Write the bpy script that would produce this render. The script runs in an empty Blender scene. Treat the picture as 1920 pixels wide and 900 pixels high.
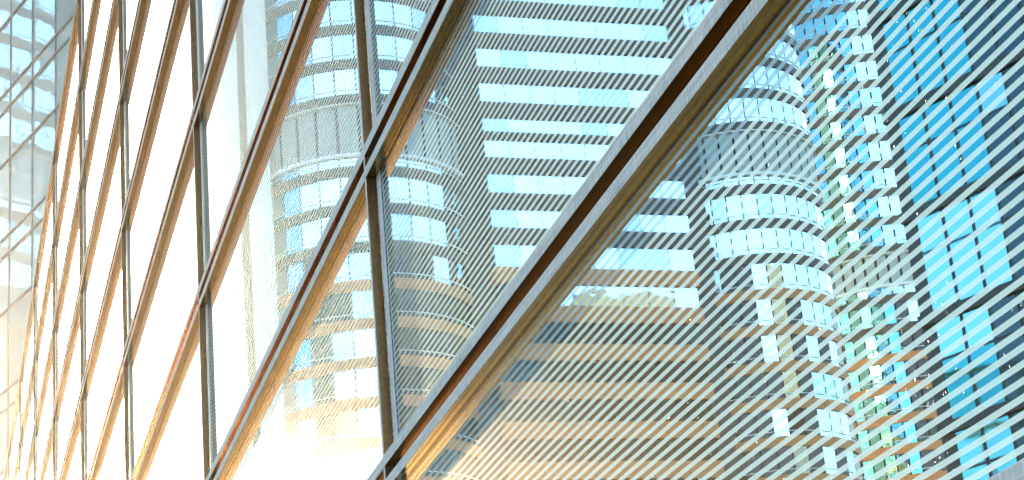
import bpy, bmesh, math, random
from mathutils import Vector, Matrix
R = math.radians
S = bpy.context.scene
C = S.collection
random.seed(7)

# ------------------------------------------------------------------ camera
PITCH, ROLL, YAW = R(21.90692), R(-5.37261), R(-72.42071)
fw = Vector((math.sin(YAW)*math.cos(PITCH), math.cos(YAW)*math.cos(PITCH), math.sin(PITCH)))
rt = Vector((math.cos(YAW), -math.sin(YAW), 0)); up = rt.cross(fw)
r2 = rt*math.cos(ROLL) + up*math.sin(ROLL); u2 = -rt*math.sin(ROLL) + up*math.cos(ROLL)
cd = bpy.data.cameras.new('camera'); cam = bpy.data.objects.new('camera', cd); C.objects.link(cam)
cam.matrix_world = Matrix(((r2.x, u2.x, -fw.x, 0), (r2.y, u2.y, -fw.y, 0), (r2.z, u2.z, -fw.z, 1.6), (0, 0, 0, 1)))
cd.sensor_width = 36; cd.lens = 36*3739.6/1920; cd.clip_start = 0.1; cd.clip_end = 6000
S.camera = cam

# ------------------------------------------------------------------ light
SUN_AZ, SUN_EL = R(95.0), R(15.8)          # azimuth from +Y towards -X
sd = Vector((-math.sin(SUN_AZ)*math.cos(SUN_EL), math.cos(SUN_AZ)*math.cos(SUN_EL), math.sin(SUN_EL)))
W = bpy.data.worlds.new('World'); S.world = W; W.use_nodes = True
nt = W.node_tree
sky = nt.nodes.new('ShaderNodeTexSky'); sky.sky_type = 'NISHITA'; sky.sun_disc = False
sky.sun_elevation = SUN_EL; sky.sun_rotation = -SUN_AZ
sky.air_density = 1.0; sky.dust_density = 5.0; sky.ozone_density = 0.6
bg = nt.nodes['Background']; bg.inputs['Strength'].default_value = 0.15
nt.links.new(sky.outputs[0], bg.inputs[0])
sl = bpy.data.lights.new('sun', 'SUN'); sl.energy = 4.6; sl.angle = R(0.5); sl.color = (1.0, 0.66, 0.36)
so = bpy.data.objects.new('sun', sl); C.objects.link(so)
so.rotation_euler = (-sd).to_track_quat('-Z', 'Y').to_euler()
S.view_settings.view_transform = 'Standard'; S.view_settings.look = 'None'
S.view_settings.exposure = 2.65; S.view_settings.gamma = 1
S.cycles.max_bounces = 8; S.cycles.glossy_bounces = 6; S.cycles.diffuse_bounces = 3; S.cycles.volume_bounces = 0
S.cycles.use_denoising = True

# ------------------------------------------------------------------ materials
def mat(name):
    m = bpy.data.materials.new(name); m.use_nodes = True
    return m, m.node_tree, m.node_tree.nodes['Principled BSDF']
def N(t, kind, **kw):
    n = t.nodes.new(kind)
    for k, v in kw.items(): setattr(n, k, v)
    return n
def math_(t, op, a, b=None, c=None):
    n = t.nodes.new('ShaderNodeMath'); n.operation = op
    for i, v in enumerate((a, b, c)):
        if v is None: continue
        if isinstance(v, (int, float)): n.inputs[i].default_value = v
        else: t.links.new(v, n.inputs[i])
    return n.outputs[0]
def ramp(t, fac, stops):
    n = t.nodes.new('ShaderNodeValToRGB'); cr = n.color_ramp
    while len(cr.elements) > len(stops): cr.elements.remove(cr.elements[-1])
    while len(cr.elements) < len(stops): cr.elements.new(0.5)
    for e, (p, c) in zip(cr.elements, stops):
        e.position = p; e.color = (c, c, c, 1) if isinstance(c, (int, float)) else (*c, 1)
    t.links.new(fac, n.inputs[0]); return n.outputs[0]
def noise(t, vec, scale, detail=3, rough=0.5):
    n = t.nodes.new('ShaderNodeTexNoise'); n.inputs['Scale'].default_value = scale
    n.inputs['Detail'].default_value = detail; n.inputs['Roughness'].default_value = rough
    t.links.new(vec, n.inputs['Vector']); return n.outputs[0]
def stretch(t, vec, s):
    n = t.nodes.new('ShaderNodeMapping'); n.inputs['Scale'].default_value = s
    t.links.new(vec, n.inputs['Vector']); return n.outputs[0]
def bump(t, p, h, dist, strength=1.0, prev=None):
    b = t.nodes.new('ShaderNodeBump'); b.inputs['Distance'].default_value = dist
    b.inputs['Strength'].default_value = strength
    t.links.new(h, b.inputs['Height'])
    if prev: t.links.new(prev, b.inputs['Normal'])
    if p: t.links.new(b.outputs[0], p.inputs['Normal'])
    return b.outputs[0]

def solid(name, col, rough=0.6, metal=0.0, var=0.15, scale=2.0, spec=None):
    m, t, p = mat(name)
    g = N(t, 'ShaderNodeNewGeometry').outputs['Position']
    f = ramp(t, noise(t, g, scale, 5), [(0.25, tuple(c*(1-var) for c in col)), (0.75, tuple(min(1, c*(1+var)) for c in col))])
    t.links.new(f, p.inputs['Base Color'])
    p.inputs['Roughness'].default_value = rough; p.inputs['Metallic'].default_value = metal
    if spec is not None: p.inputs['Specular IOR Level'].default_value = spec
    return m

H = 3.09835; PITCH_FRIT = H/50
def fritted_glass():
    m, t, p = mat('fritted mirror glass')
    g = N(t, 'ShaderNodeNewGeometry').outputs['Position']
    sep = N(t, 'ShaderNodeSeparateXYZ'); t.links.new(g, sep.inputs[0])
    # horizontal printed lines
    fr = math_(t, 'FRACT', math_(t, 'DIVIDE', math_(t, 'ADD', sep.outputs[2], -0.031), PITCH_FRIT))
    line = math_(t, 'LESS_THAN', fr, 0.47)
    # rain drops and runs
    v = N(t, 'ShaderNodeTexVoronoi'); v.inputs['Scale'].default_value = 42; t.links.new(g, v.inputs['Vector'])
    vs = N(t, 'ShaderNodeSeparateXYZ'); t.links.new(v.outputs['Color'], vs.inputs[0])
    patch = ramp(t, noise(t, g, 0.9, 3), [(0.42, 0.0), (0.7, 1.0)])
    pick = math_(t, 'GREATER_THAN', vs.outputs[0], math_(t, 'SUBTRACT', 0.99, math_(t, 'MULTIPLY', patch, 0.12)))
    size = math_(t, 'ADD', 0.08, math_(t, 'MULTIPLY', vs.outputs[1], 0.26))
    drop = math_(t, 'MULTIPLY', pick, math_(t, 'MAXIMUM', 0.0, math_(t, 'SUBTRACT', 1.0, math_(t, 'DIVIDE', v.outputs['Distance'], size))))
    wav = noise(t, stretch(t, g, (0.4, 1, 1.0)), 0.42, 0.6)
    b1 = bump(t, None, wav, 0.0019)
    b2 = bump(t, None, drop, 0.006, 1.0, b1)
    t.links.new(b2, p.inputs['Normal'])
    p.inputs['Metallic'].default_value = 1.0
    p.inputs['Base Color'].default_value = (0.60, 0.88, 0.90, 1)
    p.inputs['Roughness'].default_value = 0.0
    gl = N(t, 'ShaderNodeBsdfGlossy'); gl.inputs['Roughness'].default_value = 0.0     # second leaf of the double glazing
    gl.inputs['Color'].default_value = (0.54, 0.84, 0.88, 1)
    t.links.new(bump(t, None, noise(t, stretch(t, g, (0.3, 1, 0.8)), 0.5, 1.0), 0.0030), gl.inputs['Normal'])
    gm = N(t, 'ShaderNodeMixShader'); gm.inputs[0].default_value = 0.24
    t.links.new(p.outputs[0], gm.inputs[1]); t.links.new(gl.outputs[0], gm.inputs[2])
    f = N(t, 'ShaderNodeBsdfPrincipled')
    f.inputs['Base Color'].default_value = (0.42, 0.72, 0.82, 1); f.inputs['Roughness'].default_value = 0.04
    f.inputs['Specular IOR Level'].default_value = 0.6
    t.links.new(b1, f.inputs['Normal'])
    drp = math_(t, 'GREATER_THAN', drop, 0.55)
    fac = math_(t, 'MAXIMUM', math_(t, 'MULTIPLY', line, 0.85), math_(t, 'MULTIPLY', drp, 0.5))
    mx = N(t, 'ShaderNodeMixShader')
    t.links.new(fac, mx.inputs[0]); t.links.new(gm.outputs[0], mx.inputs[1]); t.links.new(f.outputs[0], mx.inputs[2])
    du = N(t, 'ShaderNodeBsdfGlossy'); du.inputs['Roughness'].default_value = 0.27          # thin film of dust and drying rain
    du.inputs['Color'].default_value = (0.9, 0.9, 0.9, 1)
    md = N(t, 'ShaderNodeMixShader')
    md.inputs[0].default_value = 0.0030
    t.links.new(mx.outputs[0], md.inputs[1]); t.links.new(du.outputs[0], md.inputs[2])
    t.links.new(md.outputs[0], t.nodes['Material Output'].inputs['Surface'])
    return m

def frame_metal(name, lo, hi, metal, r0, r1, spec=0.7):
    m, t, p = mat(name)
    g = N(t, 'ShaderNodeNewGeometry').outputs['Position']
    n1 = noise(t, stretch(t, g, (0.6, 4, 9)), 3.0, 5)
    n2 = noise(t, stretch(t, g, (9, 9, 0.7)), 4.0, 4)           # rain runs
    c = ramp(t, math_(t, 'MULTIPLY', n1, n2), [(0.12, lo), (0.42, hi)])
    t.links.new(c, p.inputs['Base Color'])
    t.links.new(ramp(t, n2, [(0.3, r0), (0.75, r1)]), p.inputs['Roughness'])
    p.inputs['Metallic'].default_value = metal
    p.inputs['Specular IOR Level'].default_value = spec
    return m

def matte_cap():
    m, t, p = mat('matte pale grey aluminium'); t.nodes.remove(p)
    g = N(t, 'ShaderNodeNewGeometry').outputs['Position']
    n1 = noise(t, stretch(t, g, (0.5, 4, 14)), 3.0, 6, 0.6)
    n2 = noise(t, stretch(t, g, (14, 9, 0.9)), 4.0, 4)
    n3 = ramp(t, noise(t, stretch(t, g, (30, 20, 2.0)), 3.0, 2), [(0.66, 0.0), (0.72, 1.0)])    # dried drips
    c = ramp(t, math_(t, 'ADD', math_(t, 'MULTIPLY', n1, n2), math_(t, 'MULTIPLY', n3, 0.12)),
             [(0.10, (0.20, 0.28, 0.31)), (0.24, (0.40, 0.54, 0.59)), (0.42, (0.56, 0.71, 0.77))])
    d = N(t, 'ShaderNodeBsdfDiffuse'); d.inputs['Roughness'].default_value = 0.6
    t.links.new(c, d.inputs[0]); t.links.new(d.outputs[0], t.nodes['Material Output'].inputs[0])
    return m

def mirror(name, col, rough=0.02, wav=0.0, scale=0.3, metal=1.0, dots=False):
    m, t, p = mat(name)
    g = N(t, 'ShaderNodeNewGeometry').outputs['Position']
    p.inputs['Base Color'].default_value = (*col, 1); p.inputs['Metallic'].default_value = metal
    p.inputs['Roughness'].default_value = rough
    if wav: bump(t, p, noise(t, g, scale, 2), wav)
    if dots:
        v = N(t, 'ShaderNodeTexVoronoi'); v.inputs['Scale'].default_value = 5; v.inputs['Randomness'].default_value = 0
        t.links.new(g, v.inputs['Vector'])
        d = math_(t, 'LESS_THAN', v.outputs['Distance'], 0.3)
        mxc = N(t, 'ShaderNodeMix', data_type='RGBA')
        t.links.new(math_(t, 'MULTIPLY', d, 0.5), mxc.inputs['Factor'])
        mxc.inputs['A'].default_value = (*col, 1); mxc.inputs['B'].default_value = (0.35, 0.5, 0.55, 1)
        t.links.new(mxc.outputs['Result'], p.inputs['Base Color'])
    return m

M = {}
M['frit'] = fritted_glass()
M['frame'] = frame_metal('dark bronze aluminium', (0.24, 0.14, 0.026), (0.34, 0.20, 0.04), 1.0, 0.08, 0.16, 0.5)
M['mullion'] = frame_metal('dark brown aluminium', (0.12, 0.06, 0.022), (0.18, 0.095, 0.035), 0.8, 0.25, 0.4, 0.3)
M['cap'] = matte_cap()
M['gasket'] = solid('pale glazing tape', (0.62, 0.68, 0.68), 0.5)
M['core'] = solid('dark interior core', (0.03, 0.03, 0.032), 0.8)
M['roof'] = solid('grey roof membrane', (0.25, 0.25, 0.25), 0.9)
M['tower_glass'] = mirror('pale cyan ribbon glass', (0.78, 0.92, 0.95), 0.01, 0.01, 0.35, 1.0)
M['tower_blind'] = mirror('ribbon glass with drawn blinds', (0.56, 0.74, 0.79), 0.05, 0.01, 0.35, 0.8)
M['tower_blue'] = mirror('blue tinted glass', (0.16, 0.46, 0.58), 0.05, 0.05, 0.5)
M['tower_dark_reflection'] = mirror('glass painted with dark reflections', (0.045, 0.033, 0.025), 0.08, 0.02, 0.4, 0.1)  # dark reflections of buildings opposite, put into the pane colour
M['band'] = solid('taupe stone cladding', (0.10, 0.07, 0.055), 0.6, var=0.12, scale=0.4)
M['band_glow'] = solid('stone cladding painted with warm glow', (0.56, 0.22, 0.07), 0.6, var=0.15, scale=0.4)  # warm glow painted into the cladding of the lower floors
M['louvre'] = solid('grey louvre metal', (0.36, 0.40, 0.40), 0.5, var=0.1)
M['pale'] = solid('pale concrete', (0.72, 0.74, 0.74), 0.8, var=0.05, scale=0.2)
M['ledge'] = solid('white painted ledge', (0.8, 0.82, 0.82), 0.5)
M['dark_frame'] = solid('dark brown window frame', (0.022, 0.026, 0.03), 0.5)
M['dark_reflection_pane'] = mirror('glass painted with dark building reflection', (0.03, 0.08, 0.11), 0.05, 0.01, 0.4, 0.6)  # a dark building's reflection, painted as pane colour
M['sky_pane'] = mirror('glass painted with sky reflection', (0.032, 0.33, 0.42), 0.03, 0.01, 0.5)
M['sky_pane_pale'] = mirror('glass painted with pale sky reflection', (0.20, 0.55, 0.66), 0.03, 0.01, 0.5)
M['left_glass'] = mirror('dotted cyan glass', (0.42, 0.76, 0.82), 0.02, 0.012, 0.28, 0.45, True)
M['left_glass_clear'] = mirror('clear cyan glass', (0.44, 0.80, 0.86), 0.02, 0.014, 0.25, 0.6)
M['left_frame'] = solid('grey blue aluminium', (0.06, 0.12, 0.15), 0.5, spec=0.2)
M['asphalt'] = solid('asphalt', (0.05, 0.05, 0.052), 0.85, var=0.3, scale=3)
M['bounce_ground'] = solid('added gold bounce ground', (0.74, 0.38, 0.10), 0.7, var=0.2, scale=1.5)
M['dark_ground'] = solid('added dark ground', (0.016, 0.017, 0.02), 0.9, spec=0.0, var=0.25, scale=2)
M['concrete'] = solid('grey concrete', (0.32, 0.32, 0.31), 0.8)

# ------------------------------------------------------------------ mesh helpers
def box(bm, x0, x1, y0, y1, z0, z1):
    v = [bm.verts.new((x, y, z)) for x in (x0, x1) for y in (y0, y1) for z in (z0, z1)]
    for f in ((0, 1, 3, 2), (4, 6, 7, 5), (0, 4, 5, 1), (2, 3, 7, 6), (0, 2, 6, 4), (1, 5, 7, 3)):
        bm.faces.new([v[i] for i in f])
def mesh(name, bm, m, bevel=0, face=None):
    if bevel:
        bmesh.ops.bevel(bm, geom=bm.edges[:], offset=bevel, segments=2, affect='EDGES', profile=0.5)
    bmesh.ops.recalc_face_normals(bm, faces=bm.faces[:])
    me = bpy.data.meshes.new(name); bm.to_mesh(me); bm.free()
    me.materials.append(m)
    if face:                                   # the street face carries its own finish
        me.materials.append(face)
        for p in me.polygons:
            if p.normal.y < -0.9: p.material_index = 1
    return me
def link(name, me, parent=None, loc=(0, 0, 0), rot=(0, 0, 0)):
    o = bpy.data.objects.new(name, me); C.objects.link(o); o.location = loc; o.rotation_euler = rot
    if parent: o.parent = parent
    return o
def boxes(name, m, lst, parent=None, bevel=0, **k):
    bm = bmesh.new()
    for b in lst: box(bm, *b)
    return link(name, mesh(name, bm, m, bevel), parent, **k)
def thing(name, label, cat, loc=(0, 0, 0), rz=0, group=None):
    o = bpy.data.objects.new(name, None); C.objects.link(o)
    o.location = loc; o.rotation_euler = (0, 0, rz); o['label'] = label; o['category'] = cat
    if group: o['group'] = group
    return o
def struct(name, m, b):
    o = boxes(name, m, [b]); o['kind'] = 'structure'; return o

# ------------------------------------------------------------------ ground
struct('ground', M['asphalt'], (-1500, 1500, -1500, 1500, -1.0, 0.0))
struct('added_bounce_ground', M['bounce_ground'], (-160, -34.5, -26, -0.9, 0.004, 0.12))  # added unseen orange ground; sunlit, it reflects gold into the beam undersides
struct('added_dark_strip', M['dark_ground'], (-170, 40, -0.89, 3.7, 0.004, 0.13))  # added unseen dark strip; keeps the upper beam undersides dark

# ------------------------------------------------------------------ the glass facade (front plane y = 4)
X0, BW, ZB, YF, YG = -5.30141, 11.78857, 1.6 + 4.71938, 4.0, 4.11
ROWS = range(-1, 9); BAYS = range(-1, 10)       # bay i spans V(i+1)..V(i)
def VX(i): return X0 - BW*i
fac = thing('glass_facade_building', 'long glass curtain wall with projecting bronze frames and white printed lines', 'building', (VX(5), YF, 0))
ox, oy = VX(5), YF
def L(x, y, z=0): return (x - ox, y - oy, z)
zt = ZB + 8*H + 0.335
boxes('core_wall', M['core'], [(VX(10) - ox + 0.05, VX(-3) - ox - 0.05, 0.22, 18, 0.0, zt - 0.3)], fac)
boxes('roof', M['roof'], [(VX(10) - ox + 0.05, VX(-3) - ox - 0.05, 0.13, 18.2, zt - 0.298, zt - 0.12)], fac)
boxes('plinth', M['concrete'], [(VX(10) - ox, VX(-3) - ox, -0.2, 0.2, 0.0, 0.42)], fac)
# panes
bm = bmesh.new(); box(bm, -BW/2 + 0.0, BW/2 - 0.0, 0, 0.03, -H/2 + 0.15, H/2 + 0.02); pane_me = mesh('pane', bm, M['frit'])
rnd = random.Random(3)
for i in BAYS:
    for j in range(-1, 8):
        link('pane', pane_me, fac, L((VX(i) + VX(i+1))/2, YG, ZB + j*H + H/2 + 0.0),
             (rnd.uniform(-1, 1)*0.0008, 0, rnd.uniform(-1, 1)*0.0008))
# transoms: C shaped, an upper lip over a groove over a lower lip
def lip(z0, z1, d=0.10):
    bm = bmesh.new(); box(bm, -BW + 0.006, -0.006, 0, d, z0, z1); return bm
bm = bmesh.new(); box(bm, -BW + 0.006, -0.006, 0.0, 0.108, 0.0, 0.105); 
tr_me = mesh('transom', bm, M['frame'], 0.004, M['cap'])
bm = bmesh.new(); box(bm, -BW + 0.006, -0.006, 0.0, 0.092, 0.228, 0.335)
lip_me = mesh('upper_lip', bm, M['frame'], 0.004, M['cap'])
# the street-level row and the bays past the edge of the view: one part for all of them
bm = bmesh.new(); tb = []
for i in range(-3, 10):
    for j in range(-2, 8):
        if j == -2 or i < -1:
            box(bm, VX(i+1) - ox, VX(i) - ox, YG - oy, YG - oy + 0.03, max(0.43, ZB + j*H + 0.15), ZB + j*H + H + 0.02)
o = link('pane_row', mesh('pane_row', bm, M['frit']), fac); o['kind'] = 'stuff'
for i in (-3, -2, 9):
    for j in ROWS:
        for z0, z1, d in ((0, .105, .108), (.107, .226, None), (.228, .335, .092)):
            y0 = 0.094 if d is None else 0.0
            tb.append((VX(i+1) - ox + .006, VX(i) - ox - .006, y0, d or 0.109, ZB + j*H + z0, ZB + j*H + z1))
bm = bmesh.new()
for b in tb: box(bm, *b)
o = link('transom_row', mesh('transom_row', bm, M['frame'], 0, M['cap']), fac); o['kind'] = 'stuff'
bm = bmesh.new(); box(bm, -BW + 0.006, -0.006, 0.094, 0.109, 0.107, 0.333); web_me = mesh('groove_web', bm, M['frame'])
for i in range(-1, 9):
    for j in ROWS:
        o = link('transom', tr_me, fac, L(VX(i), YF + (0.006 if i % 2 else 0), ZB + j*H + rnd.uniform(-0.006, 0.006) - (0.07 if j < 0 else 0)))
        link('upper_lip', lip_me, o); link('groove_web', web_me, o)
bm = bmesh.new(); box(bm, -0.062, 0, 0.008, 0.105, 0.42, zt - 0.02); mul_me = mesh('mullion', bm, M['mullion'], 0.004, M['cap'])
bm = bmesh.new(); box(bm, 0.05, 0.19, 0.100, 0.107, 0.42, zt - 0.3); gas_me = mesh('glazing_strip', bm, M['gasket'])
for i in range(-3, 11):
    o = link('mullion', mul_me, fac, L(VX(i), YF))
    link('glazing_strip', gas_me, o)

# ------------------------------------------------------------------ glass tower rising past the far end of the facade
a = R(108)
lt = thing('glass_tower', 'cyan glass tower with thin grey grid rising past the far end of the facade', 'building',
           (-129.9208, 4.5369, 0), math.atan2(0.30902, 0.95106))
S0, S1, DP = -6.42, 18.6, 22
boxes('core_wall', M['core'], [(S0 + .02, S1 - .02, 0.2, DP, 0, 78)], lt)
boxes('roof', M['roof'], [(S0, S1, -0.1, DP + 0.1, 78.003, 78.6)], lt)
boxes('lower_wall', M['left_frame'], [(S0, S1, 0.0, 0.19, 0, 31.6)], lt)
cols = [-6.42, -2.26, 1.90, 6.06, 10.22, 14.38, 18.54]
zl = []
for k in range(-1, 4):
    b = 42.9 + 11*k
    zl += [b, b + 1.35, b + 6.95]
zl = [z for z in zl if z < 78]
rnd = random.Random(5)
for ci in range(len(cols) - 1):
    for zi in range(len(zl) - 1):
        w, hh = cols[ci+1] - cols[ci], zl[zi+1] - zl[zi]
        bm = bmesh.new(); box(bm, -w/2 + .06, w/2 - .06, 0, 0.05, -hh/2 + .06, hh/2 - .06)
        link('window', mesh('window', bm, M['left_glass'] if zi % 3 != 1 else M['left_glass_clear']), lt,
             ((cols[ci] + cols[ci+1])/2, 0.08, (zl[zi] + zl[zi+1])/2), (rnd.uniform(-1, 1)*0.004, 0, rnd.uniform(-1, 1)*0.006))
for s in cols:
    boxes('mullion', M['left_frame'], [(s - .05, s + .05, -0.02, 0.19, 31.9, 77.9)], lt)
for z in zl:
    boxes('transom', M['left_frame'], [(S0, S1, -0.05, 0.185, z - .08, z + .08)], lt, bevel=0.02)

# ------------------------------------------------------------------ banded tower across the street (seen mirrored in the glass)
tw = thing('banded_tower', 'pale tower of ribbon windows and taupe bands with round corner turrets, mirrored in the facade', 'building', (-180, -56.78, 0))
def TL(x, y): return x + 180, y + 65
flat_bands = [(z, 1.75) for z in (57.2, 61.3, 65.4, 69.5, 73.6, 77.9, 81.8, 85.8)] + [(89.2, 0.85)] + [(z, 1.75) for z in (92.2, 96.3, 100.4, 104.4, 108.5, 112.5, 116.6, 120.6, 124.7, 128.7)]
flat_bands = [(53.1 - 4.1*k, 1.75) for k in range(12, -1, -1)] + flat_bands
TOP = 131.0
WARM = 75.0  # bands up to this height have the warm glow in their colour
boxes('core_wall', M['band'], [(*sorted((TL(-200, 0)[0], TL(-181.2, 0)[0])), TL(0, -90)[1], TL(0, -42)[1], 0, TOP)], tw)
fy0, fy1 = TL(0, -77.1)[1], TL(0, -54.5)[1]
bw_ = (fy1 - fy0 - .02)/12
def spandrels(parent):
    for tag_, mm, sel in (('spandrel_bands', M['band'], lambda z: z > WARM), ('glow_painted_bands', M['band_glow'], lambda z: z <= WARM)):
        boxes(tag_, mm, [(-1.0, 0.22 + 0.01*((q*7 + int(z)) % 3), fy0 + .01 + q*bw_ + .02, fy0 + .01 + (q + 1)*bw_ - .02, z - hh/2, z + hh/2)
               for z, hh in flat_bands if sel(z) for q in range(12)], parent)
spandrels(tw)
rnd = random.Random(11)
npan = 8; pw = (fy1 - fy0 - 0.6)/npan
pal = {'tower_blind': [], 'tower_glass': [], 'tower_dark_reflection': [], 'tower_blue': []}
for (z, hh), (zn, hn) in zip(flat_bands[:-1], flat_bands[1:]):
    for q in range(npan):
        key = 'tower_glass' if rnd.random() < 0.8 else 'tower_blind'
        if z < 66.5 and rnd.random() < 0.98: key = 'tower_dark_reflection'
        if 66.5 <= z < 71 and q > 5: key = 'tower_dark_reflection'
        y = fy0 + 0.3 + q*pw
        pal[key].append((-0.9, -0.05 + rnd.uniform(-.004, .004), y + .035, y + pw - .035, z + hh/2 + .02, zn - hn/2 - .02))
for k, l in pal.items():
    if l: boxes({'tower_blind': 'blind_window', 'tower_glass': 'ribbon_window', 'tower_dark_reflection': 'dark_reflection_window', 'tower_blue': 'blue_window'}[k], M[k], l, tw)

def ring(bm, cx, cy, r, z0, z1, a0, a1, n, cap=True):
    vs = []
    for k in range(n + 1):
        a = a0 + (a1 - a0)*k/n
        x, y = cx + r*math.cos(a), cy + r*math.sin(a)
        vs.append((bm.verts.new((x, y, z0)), bm.verts.new((x, y, z1))))
    for p, q in zip(vs[:-1], vs[1:]): bm.faces.new((p[0], q[0], q[1], p[1]))
    if cap:
        c0, c1 = bm.verts.new((cx, cy, z0)), bm.verts.new((cx, cy, z1))
        for p, q in zip(vs[:-1], vs[1:]):
            bm.faces.new((c0, q[0], p[0])); bm.faces.new((c1, p[1], q[1]))
def turret(parent, cx, cy, r, louv, base, pitch, seed, dark_below, blue=None, n=32, dark_side=None):
    """louv = (z0, z1) of the louvred plant floor; bands every pitch metres above and below it"""
    rnd = random.Random(seed)
    zs = []
    z = louv[1]
    while z < TOP: zs.append(z); z += pitch
    zd = []; z = louv[0] - 2.0
    while z > 1: zd.append(z); z -= pitch
    bands = sorted(zd) ; ups = zs
    bm = bmesh.new(); ring(bm, cx, cy, r - 0.5, 0, TOP, 0, 2*math.pi, 48)
    link('turret_core', mesh('turret_core', bm, M['core']), parent)
    for nm, mm, sel in (('turret_bands', M['band'], lambda z: z > WARM), ('glow_painted_turret_bands', M['band_glow'], lambda z: z <= WARM)):
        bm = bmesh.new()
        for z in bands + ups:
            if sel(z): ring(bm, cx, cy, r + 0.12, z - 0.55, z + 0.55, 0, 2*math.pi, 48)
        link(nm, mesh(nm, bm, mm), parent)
    # ledges: thin rails below each band
    bm = bmesh.new()
    for z in bands + ups: ring(bm, cx, cy, r + 0.06, z + 1.05, z + 1.12, 0, 2*math.pi, 48)
    ring(bm, cx, cy, r + 0.30, louv[0] - 0.45, louv[0] - 0.1, 0, 2*math.pi, 48)
    ring(bm, cx, cy, r + 0.25, louv[1] - 0.62, louv[1] - 0.50, 0, 2*math.pi, 48)
    link('ledge', mesh('ledge', bm, M['ledge']), parent)
    bm = bmesh.new()
    for k in range(n):
        a0 = 2*math.pi*k/n
        ring(bm, cx, cy, r - 0.05, louv[0] - 0.08, louv[1] - 0.65, a0 + 0.012, a0 + 2*math.pi/n - 0.012, 1, False)
    link('louvre', mesh('louvre', bm, M['louvre']), parent)
    bms = {k: bmesh.new() for k in ('tower_glass', 'tower_blind', 'tower_dark_reflection', 'tower_blue')}
    allb = bands + [None] + ups
    pairs = list(zip(bands[:-1], bands[1:])) + list(zip(ups[:-1], ups[1:])) + [(bands[-1], louv[0] + 0.1)]
    colrand = [rnd.random() for _ in range(n)]
    for za, zb in pairs:
        for k in range(n):
            a0 = 2*math.pi*k/n
            key = 'tower_glass' if rnd.random() < 0.8 else 'tower_blind'
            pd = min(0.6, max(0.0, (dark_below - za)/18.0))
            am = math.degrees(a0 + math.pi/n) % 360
            if dark_side: pd = min(pd*1.6, 0.9) if dark_side[0] < am < dark_side[1] else pd*0.5  # more panes painted with dark reflections on this side
            if colrand[k] < pd or (za < dark_below and rnd.random() < pd*0.35): key = 'tower_dark_reflection'
            am = math.degrees(a0 + math.pi/n) % 360
            if blue and blue[0] < am < blue[1]: key = 'tower_blue'
            dz = 0.03
            # each pane leans by its own small amount
            e = rnd.uniform(-0.004, 0.004)
            rr = r - 0.02
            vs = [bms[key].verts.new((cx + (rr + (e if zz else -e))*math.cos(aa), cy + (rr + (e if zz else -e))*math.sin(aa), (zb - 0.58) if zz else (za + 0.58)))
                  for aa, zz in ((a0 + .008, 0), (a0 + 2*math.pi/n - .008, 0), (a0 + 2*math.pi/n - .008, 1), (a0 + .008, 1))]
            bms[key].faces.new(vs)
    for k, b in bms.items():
        nm = {'tower_blind': 'blind_turret_window', 'tower_glass': 'turret_window', 'tower_dark_reflection': 'dark_reflection_turret_window', 'tower_blue': 'blue_turret_window'}[k]
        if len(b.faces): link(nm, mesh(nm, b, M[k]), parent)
        else: b.free()
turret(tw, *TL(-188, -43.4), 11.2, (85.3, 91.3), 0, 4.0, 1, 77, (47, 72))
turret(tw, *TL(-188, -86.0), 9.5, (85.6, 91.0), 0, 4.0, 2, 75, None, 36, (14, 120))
# pale fin wall with a dark slot on the tower's flank
x0, yA = TL(-204, -27.6); x1, yB = TL(-182, -33)
boxes('fin_wall', M['pale'], [(x0, x1, yB, yA, 0, TOP)], tw)
boxes('fin_slot', M['band'], [(x1 - .3, x1 + .03, TL(0, -30.6)[1], TL(0, -29.8)[1], 0, TOP - 3)], tw)
boxes('tower_roof', M['roof'], [(TL(-200.5, 0)[0], TL(-181, 0)[0], TL(0, -90)[1], TL(0, -42)[1], TOP + .003, TOP + .6)], tw)

t3 = thing('round_tower', 'round pale tower with thin dark bands behind the banded tower, mirrored in the facade', 'building', (-219, -111.78, 0))
TOP3 = TOP; TOP = 140
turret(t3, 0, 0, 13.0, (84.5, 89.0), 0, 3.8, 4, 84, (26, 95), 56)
TOP = TOP3

# ------------------------------------------------------------------ dark office block on the right of the reflection
db = thing('dark_office_block', 'dark brown office block with sky blue windows, mirrored in the right end of the facade', 'building',
           (-61.10454, -25.93, 0), math.atan2(-0.42262, 0.90631))
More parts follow.
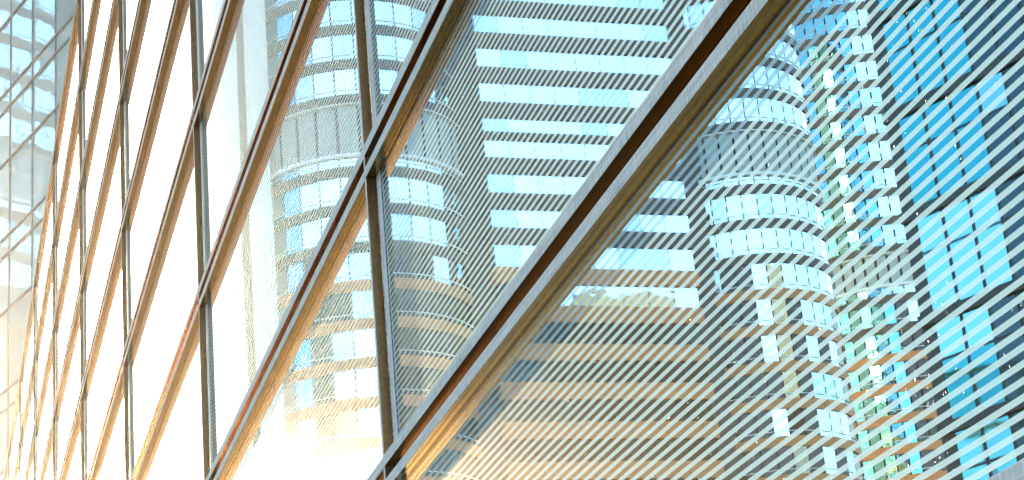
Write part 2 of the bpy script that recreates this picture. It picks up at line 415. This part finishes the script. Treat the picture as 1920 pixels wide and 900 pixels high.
# local +x runs along the front, local +y faces the street
def dark_block():
    Sx0, Sx1, Dp, Tp = 0.42, 28, 18, 46
    boxes('wall', M['dark_frame'], [(Sx0, Sx1, -Dp, -0.12, 0, Tp)], db)
    boxes('roof', M['roof'], [(Sx0 - .1, Sx1 + .1, -Dp - .1, 0.1, Tp + .003, Tp + .5)], db)
    rnd = random.Random(21)
    bars = []
    z = 0.3
    cols = [1.05 + 1.2*k for k in range(22)]
    groups = {}
    f = 0
    zb0 = 28.4 - 7*4.05
    for f in range(0, 11):
        zf = zb0 + f*4.05
        bars.append((Sx0, Sx1, -0.119, 0.06, zf - 0.2, zf + 0.22))
        for (za, zb_) in ((zf + 0.24, zf + 2.42), (zf + 2.52, zf + 3.83)):
            for ci, s in enumerate(cols):
                tone = 'sky_pane' if za > 27.5 or 19.8 < za < 21.5 else 'sky_pane_pale'  # blue tones stand in for reflected sky
                if ci < 2: key = tone
                elif ci == 2: key = tone if za > 20 and f % 4 != 1 else 'dark_reflection_pane'
                else: key = 'dark_reflection_pane' if rnd.random() < 0.93 else 'tower_blue'
                groups.setdefault(key, []).append((s, s + 1.05, -0.118, -0.09 + rnd.uniform(-.004, .004), za, zb_))
    names = {'sky_pane': 'blue_window', 'sky_pane_pale': 'pale_window', 'dark_reflection_pane': 'dark_reflection_window', 'tower_blue': 'tinted_window'}
    for k, l in groups.items(): boxes(names[k], M[k], l, db)
    boxes('floor_bars', M['dark_frame'], bars, db)
dark_block()

# ------------------------------------------------------------------ towers further down the street, seen only in other buildings' windows
st = thing('stepped_tower', 'dark stepped tower behind the viewer, seen only as silhouettes in the tower windows', 'building', (75, -160, 0))
boxes('shaft', M['core'], [(-15, 15, -45, -5, 0, 150), (-14, 14, -4.9, 20, 0, 166), (-12, 12, 20.1, 42, 0, 140)], st)

# ------------------------------------------------------------------ haze lit by the low sun
hz, t, p = mat('haze'); t.nodes.remove(p)
v = N(t, 'ShaderNodeVolumePrincipled')
v.inputs['Color'].default_value = (0.80, 0.90, 1.0, 1); v.inputs['Density'].default_value = 0.00008
v.inputs['Anisotropy'].default_value = 0.9
t.links.new(v.outputs[0], t.nodes['Material Output'].inputs['Volume'])
h = boxes('haze', hz, [(-1600, 1600, -1600, 1600, -2, 172)]); h['kind'] = 'stuff'
